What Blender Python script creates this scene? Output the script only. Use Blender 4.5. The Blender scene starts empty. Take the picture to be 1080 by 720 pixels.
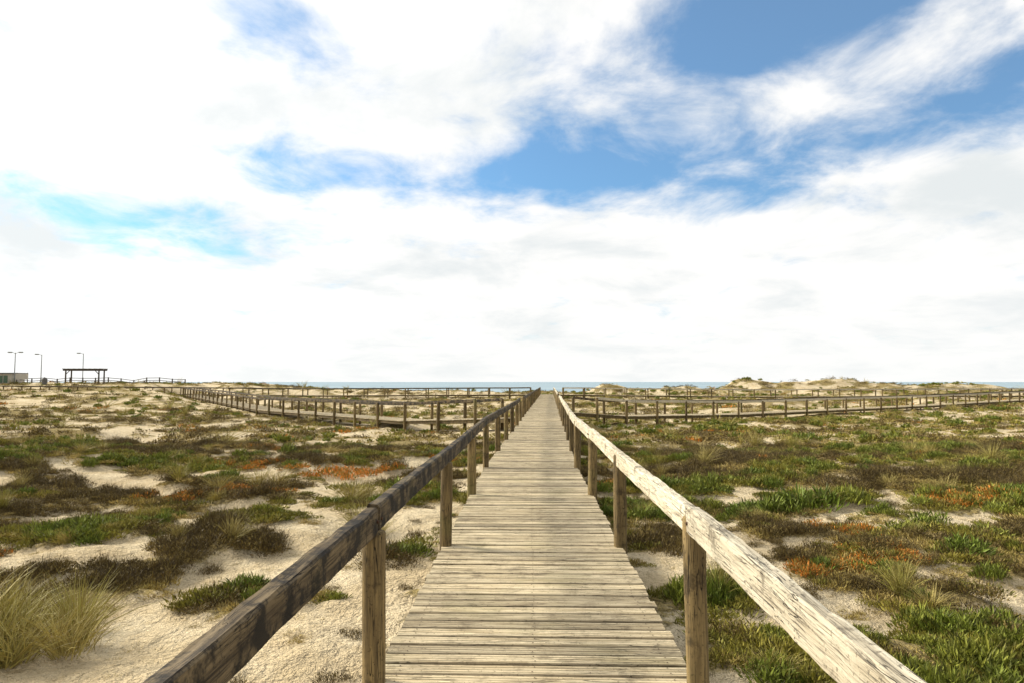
import bpy, math, random
import numpy as np
from mathutils import Vector, Matrix, Euler
random.seed(7); rng=np.random.default_rng(11)
scene=bpy.context.scene
COL=scene.collection
scene.view_settings.view_transform='Standard'; scene.view_settings.look='None'; scene.view_settings.exposure=0

# ------------------------------------------------------------ camera
cam_d=bpy.data.cameras.new("camera"); cam=bpy.data.objects.new("camera",cam_d); COL.objects.link(cam)
cam.location=(0,0,1.7); cam.rotation_euler=Euler((math.radians(93.34),0,math.radians(1.5)),'XYZ')
cam_d.lens=24; cam_d.sensor_width=36; cam_d.clip_start=0.05; cam_d.clip_end=60000
scene.camera=cam
M=cam.rotation_euler.to_matrix()
def pixdir(px,py):
    return (M@Vector(((px-540)/720,(360-py)/720,-1))).normalized()

# ------------------------------------------------------------ numpy noise
def vnoise(x,y,seed=0):
    xi=np.floor(x).astype(np.int64); yi=np.floor(y).astype(np.int64)
    xf=x-xi; yf=y-yi
    u=xf*xf*xf*(xf*(xf*6-15)+10); v=yf*yf*yf*(yf*(yf*6-15)+10)
    def h(a,b):
        n=(a*374761393+b*668265263+seed*1442695041)&0xffffffff
        n=((n^(n>>13))*1274126177)&0xffffffff
        n=(n^(n>>16))&0xffffffff
        return n/4294967295.0
    return (h(xi,yi)*(1-u)+h(xi+1,yi)*u)*(1-v)+(h(xi,yi+1)*(1-u)+h(xi+1,yi+1)*u)*v
def fbm(x,y,seed=0,o=4):
    s=0;a=.5;t=0
    for i in range(o):
        s=s+a*vnoise(x*2**i+i*17.3,y*2**i-i*9.1,seed+i); t+=a; a*=.5
    return s/t
def sst(a,b,x):
    t=np.clip((x-a)/(b-a),0,1); return t*t*(3-2*t)

# ------------------------------------------------------------ paths
MAIN=[(0.02,-3,0),(0.02,14,0),(2.35,94,0)]
LB=[(-0.45,32.6,0),(-6.6,38.5,-.45),(-21,55,-.55),(-53,104,-.1)]
RB=[(1.75,39.5,0),(5.5,43.3,-.42),(14.6,50.5,-.64),(38,68,-.6),(66,89,-.35)]
CL=[(2.3,95.2,-.02),(-30,96,-.2),(-86,99,.25)]
CR=[(2.4,95.2,-.02),(30,95.5,-.3),(90,96,-.1)]
PATHS=[MAIN,LB,RB,CL,CR]
def pathdist(x,y,P):
    best=np.full(x.shape,1e9); bz=np.zeros(x.shape)
    for a,b in zip(P[:-1],P[1:]):
        ax,ay,az=a; bx,by,bz_=b
        dx,dy=bx-ax,by-ay; t=np.clip(((x-ax)*dx+(y-ay)*dy)/(dx*dx+dy*dy),0,1)
        d=np.hypot(x-ax-t*dx,y-ay-t*dy); z=az+t*(bz_-az)
        m=d<best; best=np.where(m,d,best); bz=np.where(m,z,bz)
    return best,bz
BUMPS=[(-39,72,9,5,1.1),(-30,62,5,3,.4),(49,116,12,4,2.1),(24,112,6,3,1.4),(36,118,5,3,1.6),(13,114,4,3,1.5),(72,118,9,4,1.4),(60,112,5,3,1.0),
       (-12,112,7,4,.5),(-24,76,6,4,.5),(30,80,8,3,.45)]
MANUAL=[(-1.55,8.2,.5),(-3.0,6.5,.45),(-4.2,6.9,.5),(-3.6,8.9,.6),(4.2,11.2,.8),(1.8,9.5,.7),(2.0,6.8,.6),(3.4,7.2,.8),(-2.3,14,.6),(-6,9.5,1.0),(5.8,8.2,1.0),
        (2.6,14,1.2),(-1.9,20,.8),(-4.9,5.8,.9),(2.6,5.4,.6),(3.8,5.6,.7)]
def VEG(x,y):
    """vegetation cover 0..1"""
    n=.38*fbm(x/2.8,y/2.0,55,4)+.62*fbm(x/.85,y/.68,155,4); m=fbm(x/11,y/8,71,2)
    side=sst(-4,3,x)
    thr=.497-.028*side-.12*(m-.5)
    thr=thr+.070*sst(-4.2,-2.4,x+0.12*(y-6))*sst(.5,-.9,x)*sst(30,14,y)
    v=n-thr
    for a,b,r in MANUAL:
        d=np.hypot((x-a),(y-b))/r
        v=np.maximum(v,(1-d)*.16+(n-.5)*.6)
    return sst(-.04,.080,v)
def H(x,y):
    x=np.asarray(x,float); y=np.asarray(y,float)
    h=-0.42-0.75*sst(10,38,y)+0.78*sst(75,112,y)
    h=h+1.45*sst(-18,-60,x)*sst(45,110,y)+.25*sst(-4,-22,x)*sst(5,30,y)
    h=h+.3*sst(20,60,x)*sst(20,60,y)
    h=h+(fbm(x/7,y/6,3,3)-.5)*.85*sst(2,14,np.hypot(x,y*.6))
    h=h+(fbm(x/1.9,y/1.6,9,3)-.5)*.34*sst(3,10,np.hypot(x,y))
    h=h+(fbm(x/1.1,y/1.0,19,2)-.5)*.10
    h=h+.10*VEG(x,y)
    near=sst(22,8,np.hypot(x,y))
    h=h+near*((fbm(x/.34,y/.34,21,2)-.5)*.085)
    for bx,by,sx,sy,a in BUMPS:
        h=h+a*np.exp(-((x-bx)/sx)**2-((y-by)/sy)**2)*(.7+.6*fbm(x/2.5,y/2.5,31,3))
    h=h+(fbm(x/3.2,y/3.0,41,3)-.5)*.5*sst(85,105,y)
    for P in PATHS:
        d,z=pathdist(x,y,P)
        w=sst(5.5,1.4,d); h=h*(1-w)+np.minimum(h,z-.36)*w
        w2=sst(2.6,1.2,d); h=h*(1-w2)+np.clip(h,z-.62,z-.34)*w2
    w=sst(124,175,y); h=h*(1-w)+(-11)*w
    return h

# ------------------------------------------------------------ helpers
def new_obj(name,verts,faces,mats=(),parent=None,smooth=False,link=True):
    me=bpy.data.meshes.new(name); me.from_pydata(verts,[],faces); me.update()
    ob=bpy.data.objects.new(name,me)
    if link: COL.objects.link(ob)
    for m in mats: me.materials.append(m)
    if smooth: me.polygons.foreach_set('use_smooth',[True]*len(me.polygons))
    if parent: ob.parent=parent
    return ob
def empty(name):
    e=bpy.data.objects.new(name,None); COL.objects.link(e); e.empty_display_size=.3; return e
class NT:
    def __init__(s,tree): s.t=tree; s.n=tree.nodes; s.l=tree.links
    def node(s,typ,**k):
        n=s.n.new(typ)
        for a,v in k.items(): setattr(n,a,v)
        return n
    def put(s,sock,v):
        if isinstance(v,bpy.types.NodeSocket): s.l.new(v,sock)
        elif v is not None: sock.default_value=v
    def math(s,op,a,b=None,c=None,clamp=False):
        n=s.node('ShaderNodeMath',operation=op,use_clamp=clamp); s.put(n.inputs[0],a); s.put(n.inputs[1],b)
        if c is not None: s.put(n.inputs[2],c)
        return n.outputs[0]
    def vmath(s,op,a,b=None):
        n=s.node('ShaderNodeVectorMath',operation=op); s.put(n.inputs[0],a)
        if b is not None: s.put(n.inputs[1],b)
        return n.outputs['Value'] if op in('LENGTH','DOT_PRODUCT') else n.outputs[0]
    def mr(s,v,a,b,c=0.,d=1.,smooth=True):
        n=s.node('ShaderNodeMapRange',interpolation_type='SMOOTHSTEP' if smooth else 'LINEAR')
        s.put(n.inputs[0],v)
        for i,q in enumerate((a,b,c,d)): s.put(n.inputs[i+1],q)
        return n.outputs[0]
    def noise(s,vec,scale,detail=4,rough=.55,dist=0.,typ=None):
        n=s.node('ShaderNodeTexNoise'); s.put(n.inputs['Vector'],vec); s.put(n.inputs['Scale'],scale)
        n.inputs['Detail'].default_value=detail; n.inputs['Roughness'].default_value=rough; n.inputs['Distortion'].default_value=dist
        return n.outputs['Fac']
    def mix(s,f,a,b,mode='MIX'):
        n=s.node('ShaderNodeMix',data_type='RGBA',blend_type=mode); s.put(n.inputs[0],f); 
        for i,v in ((6,a),(7,b)):
            if not isinstance(v,bpy.types.NodeSocket): v=(*v[:3],1)
            s.put(n.inputs[i],v)
        return n.outputs[2]
    def mapping(s,vec,scale=(1,1,1),loc=(0,0,0)):
        n=s.node('ShaderNodeMapping'); s.put(n.inputs[0],vec); n.inputs['Scale'].default_value=scale; s.put(n.inputs['Location'],loc); return n.outputs[0]
def mat(name):
    m=bpy.data.materials.new(name); m.use_nodes=True; t=NT(m.node_tree); b=m.node_tree.nodes['Principled BSDF']; return m,t,b
def bump(t,b,h,strength=.5,dist=.01):
    n=t.node('ShaderNodeBump'); n.inputs['Strength'].default_value=strength; n.inputs['Distance'].default_value=dist
    t.l.new(h,n.inputs['Height']); t.l.new(n.outputs[0],b.inputs['Normal'])

# ------------------------------------------------------------ materials
def wood(name,light,mid,dark,scale,fine,groove=False,stain=.5,green=.0,var=.55,stainlo=.52):
    m,t,b=mat(name)
    geo=t.node('ShaderNodeNewGeometry').outputs['Position']
    rnd=t.node('ShaderNodeAttribute',attribute_name='rnd').outputs['Fac']
    off=t.node('ShaderNodeCombineXYZ'); 
    for i,k in enumerate((37.,11.,23.)): t.put(off.inputs[i],t.math('MULTIPLY',rnd,k))
    p=t.vmath('ADD',t.mapping(geo,scale),off.outputs[0])
    pf=t.vmath('ADD',t.mapping(geo,fine),off.outputs[0])
    g1=t.noise(p,1,5,.62,.6); g2=t.noise(pf,1,4,.7,.3)
    c=t.mix(t.mr(g1,.36,.62),mid,light)
    c=t.mix(t.mr(g2,.48,.68,0,.85),c,dark)
    crack=t.mr(t.math('ABSOLUTE',t.math('SUBTRACT',t.noise(p,1.7,2,.5,1.),.5)),.0,.016,1,0)
    crack=t.math('MULTIPLY',crack,t.mr(t.noise(geo,2.,1),.42,.55))
    c=t.mix(crack,c,tuple(k*.25 for k in dark))
    st=t.noise(geo,5.,5,.72)
    c=t.mix(t.mr(st,stainlo,stainlo+.14,0,stain),c,dark)
    sp_=t.noise(geo,45.,2,.7)
    c=t.mix(t.mr(sp_,.60,.70,0,.6),c,dark)
    if green>0: c=t.mix(t.mr(t.noise(geo,1.3,3,.6),.5,.7,0,green),c,(.16,.17,.05))
    hv=t.math('MULTIPLY_ADD',rnd,var,1-var*.5)
    cc=t.node('ShaderNodeCombineXYZ')
    for i in range(3): t.put(cc.inputs[i],hv)
    c=t.mix(1.,c,cc.outputs[0],'MULTIPLY')
    hgt=t.math('SUBTRACT',t.math('ADD',t.math('MULTIPLY',g2,.5),t.math('MULTIPLY',g1,.5)),crack)
    if groove:
        gv=t.node('ShaderNodeAttribute',attribute_name='gv').outputs['Fac']
        w=t.math('SINE',t.math('MULTIPLY',gv,math.pi*2*4))
        w=t.mr(w,-.9,-.1)
        edge=t.mr(t.math('ABSOLUTE',t.math('SUBTRACT',gv,.5)),.38,.5,0,.5)
        c=t.mix(edge,c,tuple(k*.45 for k in dark))
        c=t.mix(t.math('MULTIPLY_ADD',w,-.42,.42),c,tuple(k*.5 for k in dark))
        hgt=t.math('ADD',hgt,t.math('MULTIPLY',w,.6))
    t.l.new(c,b.inputs['Base Color']); b.inputs['Roughness'].default_value=.8; b.inputs['Specular IOR Level'].default_value=.25
    bump(t,b,hgt,.9,.008)
    return m
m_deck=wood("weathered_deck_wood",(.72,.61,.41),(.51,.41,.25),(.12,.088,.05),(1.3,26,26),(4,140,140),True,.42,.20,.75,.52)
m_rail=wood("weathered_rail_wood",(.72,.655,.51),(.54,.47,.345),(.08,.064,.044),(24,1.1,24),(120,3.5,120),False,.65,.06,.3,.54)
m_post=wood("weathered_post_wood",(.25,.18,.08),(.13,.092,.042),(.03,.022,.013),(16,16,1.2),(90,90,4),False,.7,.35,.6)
m_rail_shade=wood("shaded_weathered_rail_wood",(.21,.155,.085),(.08,.056,.03),(.013,.010,.007),(24,1.1,24),(120,3.5,120),False,.95,.1,.5,.43)  # rail wood with shade painted into darker colours, along with real dark stains
m_bolt,t,b=mat("rusty_steel"); b.inputs['Metallic'].default_value=.7; b.inputs['Roughness'].default_value=.6
t.l.new(t.mix(t.noise(t.node('ShaderNodeNewGeometry').outputs['Position'],200),(.03,.025,.02),(.13,.06,.03)),b.inputs['Base Color'])

# sand
m_sand,t,b=mat("dune_sand")
geo=t.node('ShaderNodeNewGeometry').outputs['Position']
veg=t.node('ShaderNodeAttribute',attribute_name='veg').outputs['Fac']
c=t.mix(t.mr(t.noise(geo,.9,4,.6),.35,.65),(.64,.515,.325),(.78,.66,.455))
c=t.mix(t.mr(t.noise(geo,5,5,.75),.50,.70,0,.5),c,(.42,.31,.16))
c=t.mix(t.mr(t.noise(geo,38,3,.75),.56,.67,0,.7),c,(.16,.11,.05))
c=t.mix(t.mr(t.noise(geo,16,4,.8),.60,.70,0,.7),c,(.13,.10,.035))
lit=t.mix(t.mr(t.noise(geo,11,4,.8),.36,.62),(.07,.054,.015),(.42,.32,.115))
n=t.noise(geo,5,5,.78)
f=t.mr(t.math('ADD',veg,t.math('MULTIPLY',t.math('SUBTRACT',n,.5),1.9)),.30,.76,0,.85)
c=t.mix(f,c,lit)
t.l.new(c,b.inputs['Base Color']); b.inputs['Roughness'].default_value=1; b.inputs['Specular IOR Level'].default_value=.05
hh=t.math('ADD',t.math('ADD',t.math('MULTIPLY',t.noise(geo,6,4,.6),1.3),t.math('MULTIPLY',t.noise(geo,28,3,.7),.5)),t.math('MULTIPLY',t.noise(geo,2,2),.9))
bump(t,b,hh,1.,.14)

def leafmat(name,a,bb,cdark,tip=None,tipamt=0.):
    m,t,b=mat(name)
    oi=t.node('ShaderNodeObjectInfo').outputs['Random']
    lr=t.node('ShaderNodeAttribute',attribute_name='rnd').outputs['Fac']
    c=t.mix(oi,a,bb)
    c=t.mix(t.mr(lr,.3,1.,0,.85),c,cdark)
    if tip is not None:
        c=t.mix(t.mr(lr,1-tipamt-.05,1-tipamt,0,.9),c,tip)
    t.l.new(c,b.inputs['Base Color']); b.inputs['Roughness'].default_value=.6; b.inputs['Specular IOR Level'].default_value=.25
    return m
l_green=leafmat("succulent_leaf",(.21,.205,.03),(.38,.33,.06),(.055,.045,.012))
l_bright=leafmat("fresh_leaf",(.17,.23,.03),(.29,.30,.045),(.055,.06,.013))
l_brown=leafmat("heath_leaf",(.16,.115,.03),(.27,.20,.06),(.038,.024,.012))
l_olive=leafmat("dry_mat_leaf",(.40,.31,.085),(.55,.43,.15),(.11,.075,.028))
l_orange=leafmat("flowering_mat_leaf",(.24,.19,.035),(.34,.22,.05),(.10,.055,.02),(.74,.27,.04),.38)
l_grass=leafmat("dune_grass_blade",(.33,.31,.07),(.50,.41,.14),(.20,.15,.045))

# ------------------------------------------------------------ ground
def axis(n,a,mx,c=0.):
    tt=np.linspace(-np.arcsinh(mx/a),np.arcsinh(mx/a),n); return a*np.sinh(tt)+c
xs=axis(620,5.5,6000)
ty=np.linspace(-np.arcsinh(3.0),np.arcsinh(6000/6.),640); ys=6.*np.sinh(ty)+5.5
ys=np.unique(np.concatenate([ys,np.linspace(60,130,90)]))
nx,ny=len(xs),len(ys)
X,Y=np.meshgrid(xs,ys); Z=H(X,Y); V=VEG(X,Y)*sst(150,120,Y)
co=np.stack([X,Y,Z],-1).reshape(-1,3)
i=np.arange(nx*ny).reshape(ny,nx)
F=np.stack([i[:-1,:-1],i[:-1,1:],i[1:,1:],i[1:,:-1]],-1).reshape(-1,4)
me=bpy.data.meshes.new("sand_dune_ground")
me.vertices.add(len(co)); me.vertices.foreach_set('co',co.ravel().astype(np.float32))
me.loops.add(F.size); me.loops.foreach_set('vertex_index',F.ravel().astype(np.int32))
me.polygons.add(len(F)); me.polygons.foreach_set('loop_start',np.arange(0,F.size,4,dtype=np.int32)); me.polygons.foreach_set('use_smooth',np.ones(len(F),bool))
me.update(calc_edges=True); me.validate()
at=me.attributes.new('veg','FLOAT','POINT'); at.data.foreach_set('value',V.ravel().astype(np.float32))
me.materials.append(m_sand); g=bpy.data.objects.new("sand_dune_ground",me); COL.objects.link(g)

# ------------------------------------------------------------ sea
m_sea,t,b=mat("sea_water")
geo=t.node('ShaderNodeNewGeometry').outputs['Position']
n=t.noise(t.mapping(geo,(.004,.02,1)),1,4,.6)
c=t.mix(t.mr(n,.35,.65),(.22,.31,.38),(.34,.43,.48))
t.l.new(c,b.inputs['Base Color']); b.inputs['Roughness'].default_value=.6; b.inputs['Specular IOR Level'].default_value=.12
bump(t,b,t.noise(t.mapping(geo,(.1,.4,1)),1,4,.6),.5,.6)
new_obj("sea_water",[(-30000,140,-6),(30000,140,-6),(30000,45000,-6),(-30000,45000,-6)],[(0,1,2,3)],[m_sea])

# ------------------------------------------------------------ boardwalks
def sampler(P):
    pts=[Vector(p) for p in P]; L=[0]
    for a,b in zip(pts[:-1],pts[1:]): L.append(L[-1]+(b-a).length)
    def f(s):
        s=max(0,min(L[-1],s))
        for k in range(len(pts)-1):
            if s<=L[k+1] or k==len(pts)-2:
                d=(pts[k+1]-pts[k]); q=(s-L[k])/(L[k+1]-L[k]); 
                tn=d.normalized()
                for kk in (k,k+1):
                    if 0<kk<len(pts)-1 and abs(s-L[kk])<1.0:
                        d0=(pts[kk]-pts[kk-1]).normalized(); d1=(pts[kk+1]-pts[kk]).normalized()
                        w=(s-L[kk]+1)/2; tn=(d0*(1-w)+d1*w).normalized()
                return pts[k]+d*q, tn
    return f,L[-1]
def build_deck(name,P,s0=0,pitch=.15,half=.925,screws_to=0):
    e=empty(name); f,L=sampler(P); V=[];Fc=[];R=[];G=[]
    s=s0
    SV=[];SF=[]
    while s<L:
        p,tn=f(s); th=Vector((tn.x,tn.y,0)).normalized(); sd=Vector((th.y,-th.x,0))
        w=pitch-random.uniform(.012,.022); hw=w/2; ch=.008
        prof=[(-hw,-.035,0),(-hw,-ch,0),(-hw+ch,0,.05),(hw-ch,0,.95),(hw,-ch,1),(hw,-.035,1)]
        dz=random.uniform(-.005,.004); yaw=random.uniform(-.004,.004)
        r=min(1,max(0,random.gauss(.5,.27)))
        el=random.uniform(-.014,.014); er=random.uniform(-.014,.014); b0=len(V)
        tilt=random.uniform(-.004,.004)
        for side,ext in ((-1,half+el),(1,half+er)):
            for (a,z,gvv) in prof:
                q=p+th*(a+yaw*side)+sd*side*ext; V.append((q.x,q.y,q.z+z+dz+tilt*side)); G.append(gvv)
        for k in range(5): Fc.append((b0+k,b0+k+6,b0+k+7,b0+k+1)); R.append(r)
        Fc.append((b0,b0+1,b0+2,b0+3,b0+4,b0+5)); R.append(r)
        Fc.append((b0+11,b0+10,b0+9,b0+8,b0+7,b0+6)); R.append(r)
        Fc.append((b0+5,b0+11,b0+6,b0)); R.append(r)
        if s<screws_to:
            for side in (-1,1):
              for lat in (.8,.0):
                if lat==0 and side==1: continue
                for a in (-.035,.035):
                    q=p+th*(a+random.uniform(-.004,.004))+sd*side*(lat+random.uniform(-.01,.01)); n0=len(SV)
                    for j in range(8):
                        an=j*math.pi/4; SV.append((q.x+.0055*math.cos(an),q.y+.0055*math.sin(an),q.z+dz+tilt*side*lat/half+.0035))
                    SF.append(tuple(range(n0,n0+8)))
        s+=pitch
    ob=new_obj("deck_planks",V,Fc,[m_deck],e)
    a=ob.data.attributes.new('rnd','FLOAT','FACE'); a.data.foreach_set('value',R)
    a=ob.data.attributes.new('gv','FLOAT','POINT'); a.data.foreach_set('value',G)
    if SV: new_obj("deck_screws",SV,SF,[m_bolt],e)
    V=[];Fc=[]
    s=0; st=1.5
    while s<L:
        p0,t0=f(s); p1,t1=f(min(L,s+st))
        for lat in (-half+.07,0,half-.07):
            b0=len(V)
            for p,tn in ((p0,t0),(p1,t1)):
                th=Vector((tn.x,tn.y,0)).normalized(); sd=Vector((th.y,-th.x,0))
                for a,z in ((-.03,-.20),(.03,-.20),(.03,-.045),(-.03,-.045)):
                    q=p+sd*(lat+a); V.append((q.x,q.y,q.z+z))
            for k in range(4): Fc.append((b0+k,b0+(k+1)%4,b0+4+(k+1)%4,b0+4+k))
        s+=st
    ob=new_obj("stringers",V,Fc,[m_post],e)
    return e
def build_rail(name,P,side,posts,off=.92,roff=.9,ztop=.985,zbot=.83,th=.078,mrail=m_rail,rad=.065,bays=2,near=False,cap=False):
    e=empty(name); f,L=sampler(P)
    V=[];Fc=[];R=[]
    ns=14 if near else 8
    for s in posts:
        p,tn=f(s); t2=Vector((tn.x,tn.y,0)).normalized(); sd=Vector((t2.y,-t2.x,0))
        c=p+sd*side*(off+random.uniform(-.006,.006)); gz=float(H(np.array([c.x]),np.array([c.y]))[0])
        top=p.z+(zbot+.02 if cap else ztop-.045)+random.uniform(-.012,.008); bot=gz-.25; r=rad*random.uniform(.92,1.1); rr=random.random()
        lean=(random.uniform(-.012,.012),random.uniform(-.012,.012)); ph=random.random()*9
        nr=9 if near else 4; b0=len(V)
        zs=list(np.linspace(bot,top-.015,nr))+[top]
        for k,z in enumerate(zs):
            rk=r*(1 if k<nr else .86)
            for j in range(ns):
                a=j*2*math.pi/ns
                q=rk*(1+.045*math.sin(2*a+ph+z*1.3)+.03*math.sin(5*a+ph*2-z*3)+.015*random.uniform(-1,1))
                V.append((c.x+q*math.cos(a)+lean[0]*(z-gz),c.y+q*math.sin(a)+lean[1]*(z-gz),z))
        for k in range(len(zs)-1):
            for j in range(ns):
                Fc.append((b0+k*ns+j,b0+k*ns+(j+1)%ns,b0+(k+1)*ns+(j+1)%ns,b0+(k+1)*ns+j)); R.append(rr)
        Fc.append(tuple(b0+(len(zs)-1)*ns+j for j in range(ns))); R.append(rr)
    ob=new_obj("posts",V,Fc,[m_post],e,True); a=ob.data.attributes.new('rnd','FLOAT','FACE'); a.data.foreach_set('value',R)
    V=[];Fc=[];R=[]; BV=[];BF=[]
    k=0
    while k<len(posts)-1:
        k2=min(len(posts)-1,k+bays); s0=posts[k]+.004; s1=posts[k2]-.004
        n=max(2,int((s1-s0)/(.10 if near else .8)))
        rr=random.random(); b0=len(V); j0=random.uniform(-.01,.01); j1=random.uniform(-.01,.01)
        l0=random.uniform(-.006,.006); l1=random.uniform(-.006,.006)
        for q in range(n+1):
            u=q/n; s=s0+(s1-s0)*u; p,tn=f(s); t2=Vector((tn.x,tn.y,0)).normalized(); sd=Vector((t2.y,-t2.x,0))
            dz=j0*(1-u)+j1*u+.008*math.sin(u*6+rr*9); dl=l0*(1-u)+l1*u+.006*math.sin(u*math.pi)*(rr-.5)*2
            h=th/2; c=.012
            prof=[(-h,zbot+c),(-h,ztop-c),(-h+c,ztop),(h-c,ztop),(h,ztop-c),(h,zbot+c),(h-c,zbot),(-h+c,zbot)]
            for i_,(a,z) in enumerate(prof):
                w=.0028 if near else 0
                nz=random.uniform(-w,w); na=random.uniform(-w,w)
                if near and 0<i_<5:
                    nz-=.014*max(0,float(vnoise(np.array([s*2.9+rr*50]),np.array([i_*.7]),5)[0])-.65)*3
                pp=p+sd*side*(roff+a+dl+na); V.append((pp.x,pp.y,pp.z+z+dz+nz))
        for q in range(n):
            for j in range(8):
                Fc.append((b0+q*8+j,b0+q*8+(j+1)%8,b0+(q+1)*8+(j+1)%8,b0+(q+1)*8+j)); R.append(rr)
        Fc.append(tuple(b0+j for j in range(8))); R.append(rr); Fc.append(tuple(b0+n*8+7-j for j in range(8))); R.append(rr)
        k=k2
    ob=new_obj("handrail",V,Fc,[mrail],e); a=ob.data.attributes.new('rnd','FLOAT','FACE'); a.data.foreach_set('value',R)
    if near:
        for idx,s in enumerate(posts[:6]):
            for ds in ((-.05,.05) if idx%2==0 else (0,)):
                p,tn=f(s+ds); t2=Vector((tn.x,tn.y,0)).normalized(); sd=Vector((t2.y,-t2.x,0))
                c=p+sd*side*(roff-th/2-.006); b0=len(BV)
                for ring,(r,o) in enumerate(((.010,.010),(.010,0),(.007,-.004))):
                    for j in range(10):
                        a=j*math.pi/5; q=c+sd*side*o+t2*r*math.cos(a); BV.append((q.x,q.y,q.z+(ztop+zbot)/2+r*math.sin(a)))
                for ring in range(2):
                    for j in range(10): BF.append((b0+ring*10+j,b0+ring*10+(j+1)%10,b0+ring*10+10+(j+1)%10,b0+ring*10+10+j))
                BF.append(tuple(b0+20+j for j in range(10)))
        new_obj("bolts",BV,BF,[m_bolt],e)
    return e
build_deck("wooden_boardwalk",MAIN,1.0,screws_to=20)
build_deck("wooden_boardwalk",LB,.6); build_deck("wooden_boardwalk",RB,.6); build_deck("wooden_boardwalk",CL,1.2); build_deck("wooden_boardwalk",CR,1.2)
P0=3+.70; SP=3.25
mp=[P0+SP*k for k in range(-1,29) if P0+SP*k<96.5]
def between(a,b): return [s for s in mp if a<=s-3<=b]
build_rail("wooden_railing",MAIN,-1,between(-3,30.5),mrail=m_rail_shade,near=True,off=.90,roff=.925,cap=True)
build_rail("wooden_railing",MAIN,-1,between(33,94),mrail=m_rail_shade)
build_rail("wooden_railing",MAIN,1,between(-3,37),near=True)
build_rail("wooden_railing",MAIN,1,between(40,94))
for P in (LB,RB,CL,CR):
    f,L=sampler(P); pp=list(np.arange(2.2,L,2.9))
    build_rail("wooden_railing",P,-1,pp,mrail=m_rail_shade,rad=.085); build_rail("wooden_railing",P,1,pp,mrail=m_rail_shade if P is LB else m_rail,rad=.085)

# ------------------------------------------------------------ plant clumps
clumps=bpy.data.collections.new("plant_clumps")
def clump(name,m,n,R,Hh,ll,lw,up=.6,twigs=0,blade=False,seed=0,spread=.6):
    r=random.Random(seed); V=[];Fc=[];Rn=[]
    lob=[(r.uniform(-spread,spread)*R,r.uniform(-spread,spread)*R,r.uniform(.25,.6)*R,r.uniform(.5,1.1)) for _ in range(6)]
    for _ in range(n):
        lx,ly,lr,lh=r.choice(lob); a=r.uniform(0,6.283); q=math.sqrt(r.random())*lr*r.choice((1,1,1,1.35))
        x=lx+q*math.cos(a); y=ly+q*math.sin(a); dome=max(0,1-(q/lr)**2)
        z=Hh*lh*dome*r.uniform(.25,1.)
        out=Vector((math.cos(a)*(q/lr),math.sin(a)*(q/lr),0))
        d=(out*.8+Vector((r.gauss(0,.6),r.gauss(0,.6),up+r.random()*.5))).normalized()
        l=ll*r.uniform(.6,1.4); w=lw*r.uniform(.7,1.3)
        sd=d.cross(Vector((r.gauss(0,1),r.gauss(0,1),r.gauss(0,1)))).normalized(); nn=d.cross(sd)
        p=Vector((x,y,z)); b0=len(V); rv=r.random()
        if not blade:
            V+= [tuple(p),tuple(p+d*l*.5+sd*w+nn*w*.3),tuple(p+d*l),tuple(p+d*l*.5-sd*w+nn*w*.3)]
            Fc+=[(b0,b0+1,b0+2),(b0,b0+2,b0+3)]; Rn+=[rv,rv]
        else:
            bend=Vector((d.x,d.y,-.35))*l*.35; bend.x+=.12*l
            pts=[p,p+d*l*.4,p+d*l*.75+bend*.4,p+d*l+bend]
            ws=[w,w*.8,w*.5,0]
            for pp,ww in zip(pts[:3],ws[:3]): V+=[tuple(pp-sd*ww),tuple(pp+sd*ww)]
            V.append(tuple(pts[3]))
            Fc+=[(b0,b0+1,b0+3,b0+2),(b0+2,b0+3,b0+5,b0+4),(b0+4,b0+5,b0+6)]; Rn+=[rv]*3
    for _ in range(twigs):
        a=r.uniform(0,6.283); p=Vector((r.uniform(-.7,.7)*R,r.uniform(-.7,.7)*R,0)); d=Vector((r.gauss(0,.6),r.gauss(0,.6),1)).normalized(); l=Hh*r.uniform(.8,1.9)
        sd=d.cross(Vector((r.gauss(0,1),r.gauss(0,1),0))).normalized()*.003; b0=len(V)
        V+=[tuple(p-sd),tuple(p+sd),tuple(p+d*l)]; Fc.append((b0,b0+1,b0+2)); Rn.append(.95)
    me=bpy.data.meshes.new(name); me.from_pydata(V,[],Fc); me.materials.append(m); me.update()
    at=me.attributes.new('rnd','FLOAT','FACE'); at.data.foreach_set('value',Rn)
    ob=bpy.data.objects.new(name,me); clumps.objects.link(ob); return ob
SPEC=[("succulent",l_green,420,.34,.10,.075,.008,.6,0,False),("succulent",l_green,360,.38,.08,.065,.008,.5,10,False),("bright",l_bright,420,.28,.16,.10,.010,.7,0,False),
 ("heath",l_brown,480,.34,.14,.05,.006,.5,80,False),("heath",l_brown,420,.30,.20,.05,.006,.6,100,False),("drymat",l_olive,330,.40,.06,.06,.006,.4,40,False),
 ("drymat",l_olive,300,.33,.07,.07,.006,.5,50,False),("flowering",l_orange,360,.36,.10,.06,.009,.7,10,False),("grass",l_grass,190,.10,.03,.42,.0035,1.3,0,True),
 ("grass",l_grass,260,.20,.03,.30,.003,1.0,0,True),("sprig",l_olive,34,.20,.02,.07,.004,.5,16,False)]
for k,(nm,m,n,R,Hh,ll,lw,up,tw,bl) in enumerate(SPEC): clump("c%02d_%s"%(k,nm),m,n,R,Hh,ll,lw,up,tw,bl,seed=k+1)
# lighter versions for the distance: fewer, larger leaves
for k,(nm,m,n,R,Hh,ll,lw,up,tw,bl) in enumerate(SPEC): clump("d%02d_%s"%(k,nm),m,max(14,n//6),R,Hh,ll*1.3,lw*2.6,up,tw//8,bl,seed=k+31)

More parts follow.
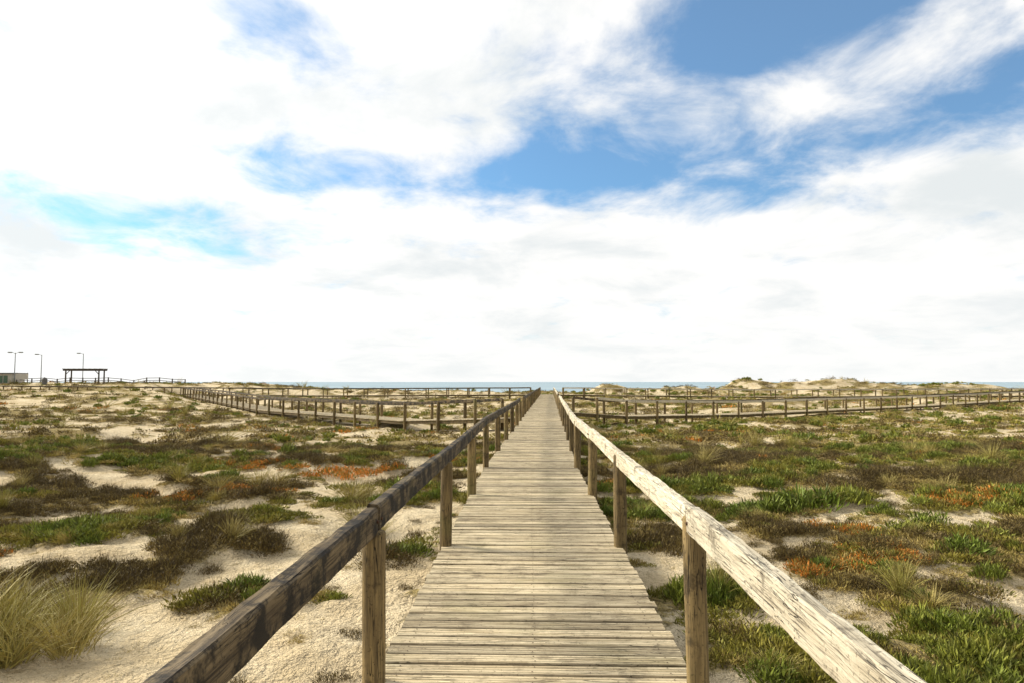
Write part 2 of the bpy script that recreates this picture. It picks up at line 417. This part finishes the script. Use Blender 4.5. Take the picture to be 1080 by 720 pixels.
def scatter(npts,ymin,ymax,smin,smax,sparse=.03,far=False):
    y=np.sqrt(rng.uniform(max(ymin,0)**2,ymax**2,npts)); x=rng.uniform(-1,1,npts)*(y*.88+3)
    v=VEG(x,y); keep=rng.random(npts)<(v**1.3*.85+sparse)
    x,y,v=x[keep],y[keep],v[keep]
    for P in PATHS:
        d,_=pathdist(x,y,P); k=d>(1.15 if P is MAIN else 1.3); x,y,v=x[k],y[k],v[k]
    typ=fbm(x/3,y/2.2,91,3); t2=fbm(x/2.2,y/1.6,101,2); rr=rng.random(len(x)); side=sst(-3,4,x)
    g=typ+.10*(side-.5)+rng.normal(0,.05,len(x))
    idx=np.where(g<.47,rng.choice([3,4,3,5,4],len(x)),np.where(g<.58,rng.choice([5,6,0,1,3,6],len(x)),rng.choice([0,1,0,2,5,2],len(x))))
    idx=np.where((t2>.775)&(rr<.42),7,idx)
    idx=np.where((rr>.985),rng.choice([8,9],len(x)),idx)
    idx=np.where(v<.15,rng.choice([10,10,10,6,10,10,10,4],len(x)),idx)
    s=rng.uniform(smin,smax,len(x))*(.55+.45*v)
    if far: idx=idx+11
    return x,y,idx,s
parts=[scatter(9500,2.0,13,.32,.85,.17),scatter(16000,13,26,.45,1.1,.07),scatter(14000,26,55,.7,1.45,.02,True),scatter(16000,55,126,1.0,2.1,.005,True)]
ex=[(-1.5,8.3,2,.8),(-1.75,8.0,4,1.0),(-1.35,8.6,0,.9),(-1.9,8.5,3,1.),(-1.6,8.9,2,.7),(-1.45,7.8,4,.8),(-2.9,6.5,4,.9),(-3.1,6.6,0,.8),(-2.7,6.75,3,.8),
    (-4.3,5.55,8,1.1),(-4.0,5.4,9,1.3),(-3.7,5.6,8,1.0),(-4.5,5.9,8,1.1),(-3.9,5.9,8,1.0),(-4.1,5.2,8,1.0),(-3.55,5.2,9,1.1),(-4.6,5.4,9,1.4),(-3.8,5.0,8,1.0),(-4.2,6.2,9,1.1),
    (-3.2,12.2,8,1.0),(-3.0,12.4,9,1.1),(-2.2,9.8,8,.9),(-2.4,10.0,9,1.1),
    (-4.3,16.4,7,1.5),(-4.8,16.8,7,1.5),(-3.9,16.7,7,1.3),(-4.5,17.3,7,1.4),(-3.6,17.4,7,1.2),(-5.2,16.4,7,1.2),
    (4.0,11.0,2,1.3),(4.4,11.1,2,1.4),(3.7,11.3,2,1.1),(4.7,11.4,2,1.2),(5.1,11.2,2,1.1),(4.2,11.6,2,1.3),(1.75,10.6,2,1.),(2.1,10.5,2,1.1),(2.5,10.7,2,1.),
    (7.0,11.,7,1.2),(7.5,11.2,7,1.2),(7.3,10.5,7,1.0),(1.5,9.0,4,1.0),(1.7,8.4,3,1.0),(2.0,6.9,4,.9),(1.6,6.2,0,.8),(5.0,9.4,2,.9),(5.4,9.5,2,.9),(2.5,5.3,3,.8),(3.8,5.6,4,.8)]
ea=np.array(ex); parts.append((ea[:,0],ea[:,1],ea[:,2].astype(int),ea[:,3]))
x=np.concatenate([p[0] for p in parts]); y=np.concatenate([p[1] for p in parts]); idx=np.concatenate([p[2] for p in parts]); s=np.concatenate([p[3] for p in parts])
z=H(x,y)-.012
def gn_scatter(name,sel):
    X_,Y_,Z_,I_,S_=x[sel],y[sel],z[sel],idx[sel],s[sel]; n=len(X_)
    me=bpy.data.meshes.new(name); me.vertices.add(n); me.vertices.foreach_set('co',np.stack([X_,Y_,Z_],-1).ravel().astype(np.float32))
    a=me.attributes.new('idx','INT','POINT'); a.data.foreach_set('value',I_.astype(np.int32))
    a=me.attributes.new('scl','FLOAT_VECTOR','POINT'); sv=np.stack([S_*rng.uniform(.7,1.3,n),S_*rng.uniform(.7,1.3,n),S_*rng.uniform(.8,1.5,n)],-1); a.data.foreach_set('vector',sv.ravel().astype(np.float32))
    a=me.attributes.new('rot','FLOAT_VECTOR','POINT'); rv=np.stack([rng.normal(0,.08,n),rng.normal(0,.08,n),rng.uniform(0,6.283,n)],-1); a.data.foreach_set('vector',rv.ravel().astype(np.float32))
    ob=bpy.data.objects.new(name,me); COL.objects.link(ob)
    ng=bpy.data.node_groups.new(name+"_nodes",'GeometryNodeTree')
    ng.interface.new_socket("Geometry",in_out='INPUT',socket_type='NodeSocketGeometry'); ng.interface.new_socket("Geometry",in_out='OUTPUT',socket_type='NodeSocketGeometry')
    N=ng.nodes; Lk=ng.links
    gi=N.new('NodeGroupInput'); go=N.new('NodeGroupOutput'); ip=N.new('GeometryNodeInstanceOnPoints')
    ci=N.new('GeometryNodeCollectionInfo'); ci.inputs['Collection'].default_value=clumps; ci.inputs['Separate Children'].default_value=True; ci.inputs['Reset Children'].default_value=True
    def na(nm,tp):
        q=N.new('GeometryNodeInputNamedAttribute'); q.data_type=tp; q.inputs['Name'].default_value=nm
        return [o for o in q.outputs if o.enabled and o.name=='Attribute'][0]
    Lk.new(gi.outputs[0],ip.inputs['Points']); Lk.new(ci.outputs[0],ip.inputs['Instance']); ip.inputs['Pick Instance'].default_value=True
    Lk.new(na('idx','INT'),ip.inputs['Instance Index']); Lk.new(na('rot','FLOAT_VECTOR'),ip.inputs['Rotation']); Lk.new(na('scl','FLOAT_VECTOR'),ip.inputs['Scale'])
    Lk.new(ip.outputs[0],go.inputs[0])
    md=ob.modifiers.new("scatter",'NODES'); md.node_group=ng
    print(name,n)
isg=((idx%11)==8)|((idx%11)==9)
gn_scatter("dune_plants",~isg); gn_scatter("dune_grass",isg)

# ------------------------------------------------------------ far left: lamps, gate, kiosk, fence
def plain(name,c,r=.6,var=.25):
    m,t,b=mat(name); g=t.node('ShaderNodeNewGeometry').outputs['Position']
    t.l.new(t.mix(t.noise(g,3,4),c,tuple(k*(1-var) for k in c)),b.inputs['Base Color']); b.inputs['Roughness'].default_value=r; return m
m_metal=plain("grey_painted_metal",(.22,.24,.25),.5); m_glass=plain("lamp_diffuser",(.6,.6,.58),.3); m_dk=plain("dark_timber",(.07,.055,.04),.8); m_green=plain("green_painted_board",(.10,.17,.11),.7); m_wall=plain("pale_render",(.55,.52,.46),.9); m_roof=plain("grey_roof",(.12,.12,.12),.8)
def box(V,F,x0,x1,y0,y1,z0,z1):
    b=len(V); V+=[(x0,y0,z0),(x1,y0,z0),(x1,y1,z0),(x0,y1,z0),(x0,y0,z1),(x1,y0,z1),(x1,y1,z1),(x0,y1,z1)]
    F+=[(b,b+3,b+2,b+1),(b+4,b+5,b+6,b+7),(b,b+1,b+5,b+4),(b+1,b+2,b+6,b+5),(b+2,b+3,b+7,b+6),(b+3,b,b+4,b+7)]
def boxes(name,L,m,parent):
    V=[];F=[]
    for q in L: box(V,F,*q)
    return new_obj(name,V,F,[m],parent)
def cyl(V,F,p0,p1,r0,r1,n=10):
    p0=Vector(p0);p1=Vector(p1); d=(p1-p0).normalized(); a=d.orthogonal().normalized(); c=d.cross(a); b=len(V)
    for p,r in((p0,r0),(p1,r1)):
        for j in range(n):
            an=j*2*math.pi/n; V.append(tuple(p+a*r*math.cos(an)+c*r*math.sin(an)))
    for j in range(n): F.append((b+j,b+(j+1)%n,b+n+(j+1)%n,b+n+j))
    F.append(tuple(b+n+j for j in range(n))); F.append(tuple(b+n-1-j for j in range(n)))
def gz(x,y): return float(H(np.array([x]),np.array([y]))[0])
def X_at(px,yy):
    d=pixdir(px,402); return d.x/d.y*yy
def lamp(px,yy,h,arms):
    x0=X_at(px,yy); z0=gz(x0,yy); e=empty("street_lamp"); V=[];F=[]
    cyl(V,F,(x0,yy,z0-.3),(x0,yy,z0+.9),.12,.11); cyl(V,F,(x0,yy,z0+.9),(x0,yy,z0+h),.08,.055)
    HV=[];HF=[]; 
    for sgn in arms:
        cyl(V,F,(x0,yy,z0+h-.15),(x0+sgn*.45,yy,z0+h+.05),.035,.035); cyl(V,F,(x0+sgn*.45,yy,z0+h+.05),(x0+sgn*.7,yy,z0+h+.05),.03,.03)
        a,b_=sorted((x0+sgn*.6,x0+sgn*1.25)); box(V,F,a,b_,yy-.13,yy+.13,z0+h,z0+h+.15); box(HV,HF,a+.08,b_-.08,yy-.1,yy+.1,z0+h-.05,z0+h-.003)
    new_obj("pole_and_arms",V,F,[m_metal],e); new_obj("lamp_lens",HV,HF,[m_glass],e)
lamp(15,112,5.1,(-1,1)); lamp(43,122,5.2,(-1,)); lamp(87,128,6.0,(-1,))
yy=110; xa=X_at(69,yy); xb=X_at(104,yy); z0=min(gz(xa,yy),gz(xb,yy)); e=empty("timber_gateway")
V=[];F=[]
for xx in (xa,xb):
    for dy in (0,1.4): cyl(V,F,(xx,yy+dy,z0-.3),(xx,yy+dy,z0+2.35),.13,.11)
new_obj("posts",V,F,[m_dk],e)
boxes("lintels",[(xa-.45,xb+.45,yy-.1,yy+.1,z0+2.35,z0+2.6),(xa-.45,xb+.45,yy+1.3,yy+1.5,z0+2.35,z0+2.6)],m_dk,e)
boxes("rafters",[(xx-.06,xx+.06,yy-.4,yy+1.8,z0+2.603,z0+2.72) for xx in np.linspace(xa-.3,xb+.3,8)],m_dk,e)
V=[];F=[]
for xx,sg in ((xa,1),(xb,-1)): cyl(V,F,(xx,yy,z0+1.75),(xx+sg*.6,yy,z0+2.34),.06,.06,6)
new_obj("braces",V,F,[m_dk],e)
yy=112; xa=X_at(-14,yy); xb=X_at(12,yy); z0=gz(xb,yy); e=empty("beach_kiosk")
boxes("walls",[(xa,xb,yy,yy+3,z0-.3,z0+1.6)],m_wall,e); boxes("roof",[(xa-.3,xb+.3,yy-.3,yy+3.3,z0+1.603,z0+1.78)],m_roof,e)
boxes("green_boards",[(xa+.3+i*.85,xa+1.0+i*.85,yy-.04,yy-.003,z0+.1,z0+1.3) for i in range(4)],m_green,e)
e=empty("information_board"); xa=X_at(17,yy); xb=X_at(29,yy); z0=gz(xa,yy)
boxes("posts",[(xa,xa+.1,yy,yy+.1,z0-.2,z0+1.75),(xb-.1,xb,yy,yy+.1,z0-.2,z0+1.75)],m_dk,e); boxes("panel",[(xa-.1,xb+.1,yy-.06,yy-.003,z0+.6,z0+1.6)],m_wall,e)
e=empty("litter_bin"); V=[];F=[]; xx=X_at(47,108); z0=gz(xx,108); cyl(V,F,(xx,108,z0-.1),(xx,108,z0+.9),.34,.4,14); cyl(V,F,(xx,108,z0+.9),(xx,108,z0+1.1),.44,.25,14); new_obj("body_and_lid",V,F,[m_roof],e)
yy=114; e=empty("timber_fence"); xa=X_at(-20,yy); xb=X_at(205,yy); L=[]
xx=xa; pts=[]
while xx<xb: pts.append((xx,gz(xx,yy))); xx+=2.2
for (a,z0) in pts: L.append((a-.07,a+.07,yy-.07,yy+.07,z0-.3,z0+1.0))
boxes("posts",L,m_dk,e); V=[];F=[]
for (a,za),(b_,zb) in zip(pts[:-1],pts[1:]):
    for hh in (.9,.5): cyl(V,F,(a,yy-.1,za+hh),(b_,yy-.1,zb+hh),.05,.05,6)
new_obj("rails",V,F,[m_dk],e)

# ------------------------------------------------------------ light
AZ=-66; EL=31
sd=Vector((math.sin(math.radians(AZ))*math.cos(math.radians(EL)),math.cos(math.radians(AZ))*math.cos(math.radians(EL)),math.sin(math.radians(EL))))
ld=bpy.data.lights.new("sun",'SUN'); ld.energy=5.0; ld.angle=math.radians(14); ld.color=(1,.91,.73)
lo=bpy.data.objects.new("sun",ld); COL.objects.link(lo); lo.rotation_euler=sd.to_track_quat('Z','Y').to_euler(); lo.location=(-20,10,30)

w=bpy.data.worlds.new("World"); scene.world=w; w.use_nodes=True; t=NT(w.node_tree)
bg=t.n['Background']; bg.inputs['Strength'].default_value=.1
sky=t.node('ShaderNodeTexSky'); sky.sky_type='NISHITA'; sky.sun_disc=False; sky.sun_elevation=math.radians(EL); sky.sun_rotation=math.radians(AZ%360)
sky.air_density=1.; sky.dust_density=.6; sky.ozone_density=2.
d=t.vmath('NORMALIZE',t.node('ShaderNodeTexCoord').outputs['Generated'])
sp=t.node('ShaderNodeSeparateXYZ'); t.l.new(d,sp.inputs[0]); dx,dy,dz=sp.outputs
zc=t.math('ADD',t.math('MAXIMUM',dz,0.),.20)
pl=t.node('ShaderNodeCombineXYZ'); t.put(pl.inputs[0],t.math('DIVIDE',dx,zc)); t.put(pl.inputs[1],t.math('DIVIDE',dy,zc)); pl=pl.outputs[0]
big=t.noise(pl,1.0,3,.55,.3); fine=t.noise(t.mapping(pl,(1.,.9,1),(3,5,0)),3.4,8,.60,.3)
cov=t.math('ADD',t.math('MULTIPLY',t.math('SUBTRACT',big,.5),1.2),t.math('MULTIPLY',t.math('SUBTRACT',fine,.5),2.7))
cov=t.math('ADD',cov,.87)
BL=[(850,5,110,50,1.0),(690,50,190,80,.42),(790,170,190,46,.56),(620,125,110,60,.36),(470,192,140,30,.70),(300,180,80,26,.40),(165,238,125,30,.66),(1045,85,70,42,.6),(285,30,80,80,.38),(640,195,120,30,.34)]
for px,py,rx,ry,st in BL:
    c=pixdir(px,py); q=t.vmath('SUBTRACT',d,tuple(c)); q=t.vmath('MULTIPLY',q,(720/rx,1.6,720/ry)); ln=t.vmath('LENGTH',q)
    cov=t.math('SUBTRACT',cov,t.mr(ln,0.,1.7,st*1.3,0.))
mask=t.mr(cov,-.36,.70,.02,1.)
tint=t.mix(1.,sky.outputs[0],(.66,1.24,1.55),'MULTIPLY')
tint=t.mix(.12,tint,(7.,9.,10.5))
sh1=t.noise(t.mapping(pl,(1.,1.,1),(9,2,0)),1.6,7,.60,.3)
shade=t.mr(sh1,.44,.70)
cw=t.mix(t.math('MULTIPLY',shade,.85),(10.5,10.4,10.2),(7.7,8.2,8.35))
cw=t.mix(t.mr(dz,.0,.15,.6,0.),cw,(9.75,9.85,9.7))
mask=t.math('MAXIMUM',mask,t.mr(dz,.03,.17,1,0))
dt=t.vmath('DOT_PRODUCT',d,tuple(sd))
glow=t.math('ADD',t.mr(dt,.4,.92,1.,1.10),t.mr(dt,.91,1.,0.,3.5))
side=t.math('MULTIPLY',t.mr(dy,-.3,.5,.75,1.),glow)
fin=t.mix(mask,tint,cw)
cc=t.node('ShaderNodeCombineXYZ')
for i_ in range(3): t.put(cc.inputs[i_],side)
fin=t.mix(1.,fin,cc.outputs[0],'MULTIPLY')
t.l.new(fin,bg.inputs['Color'])
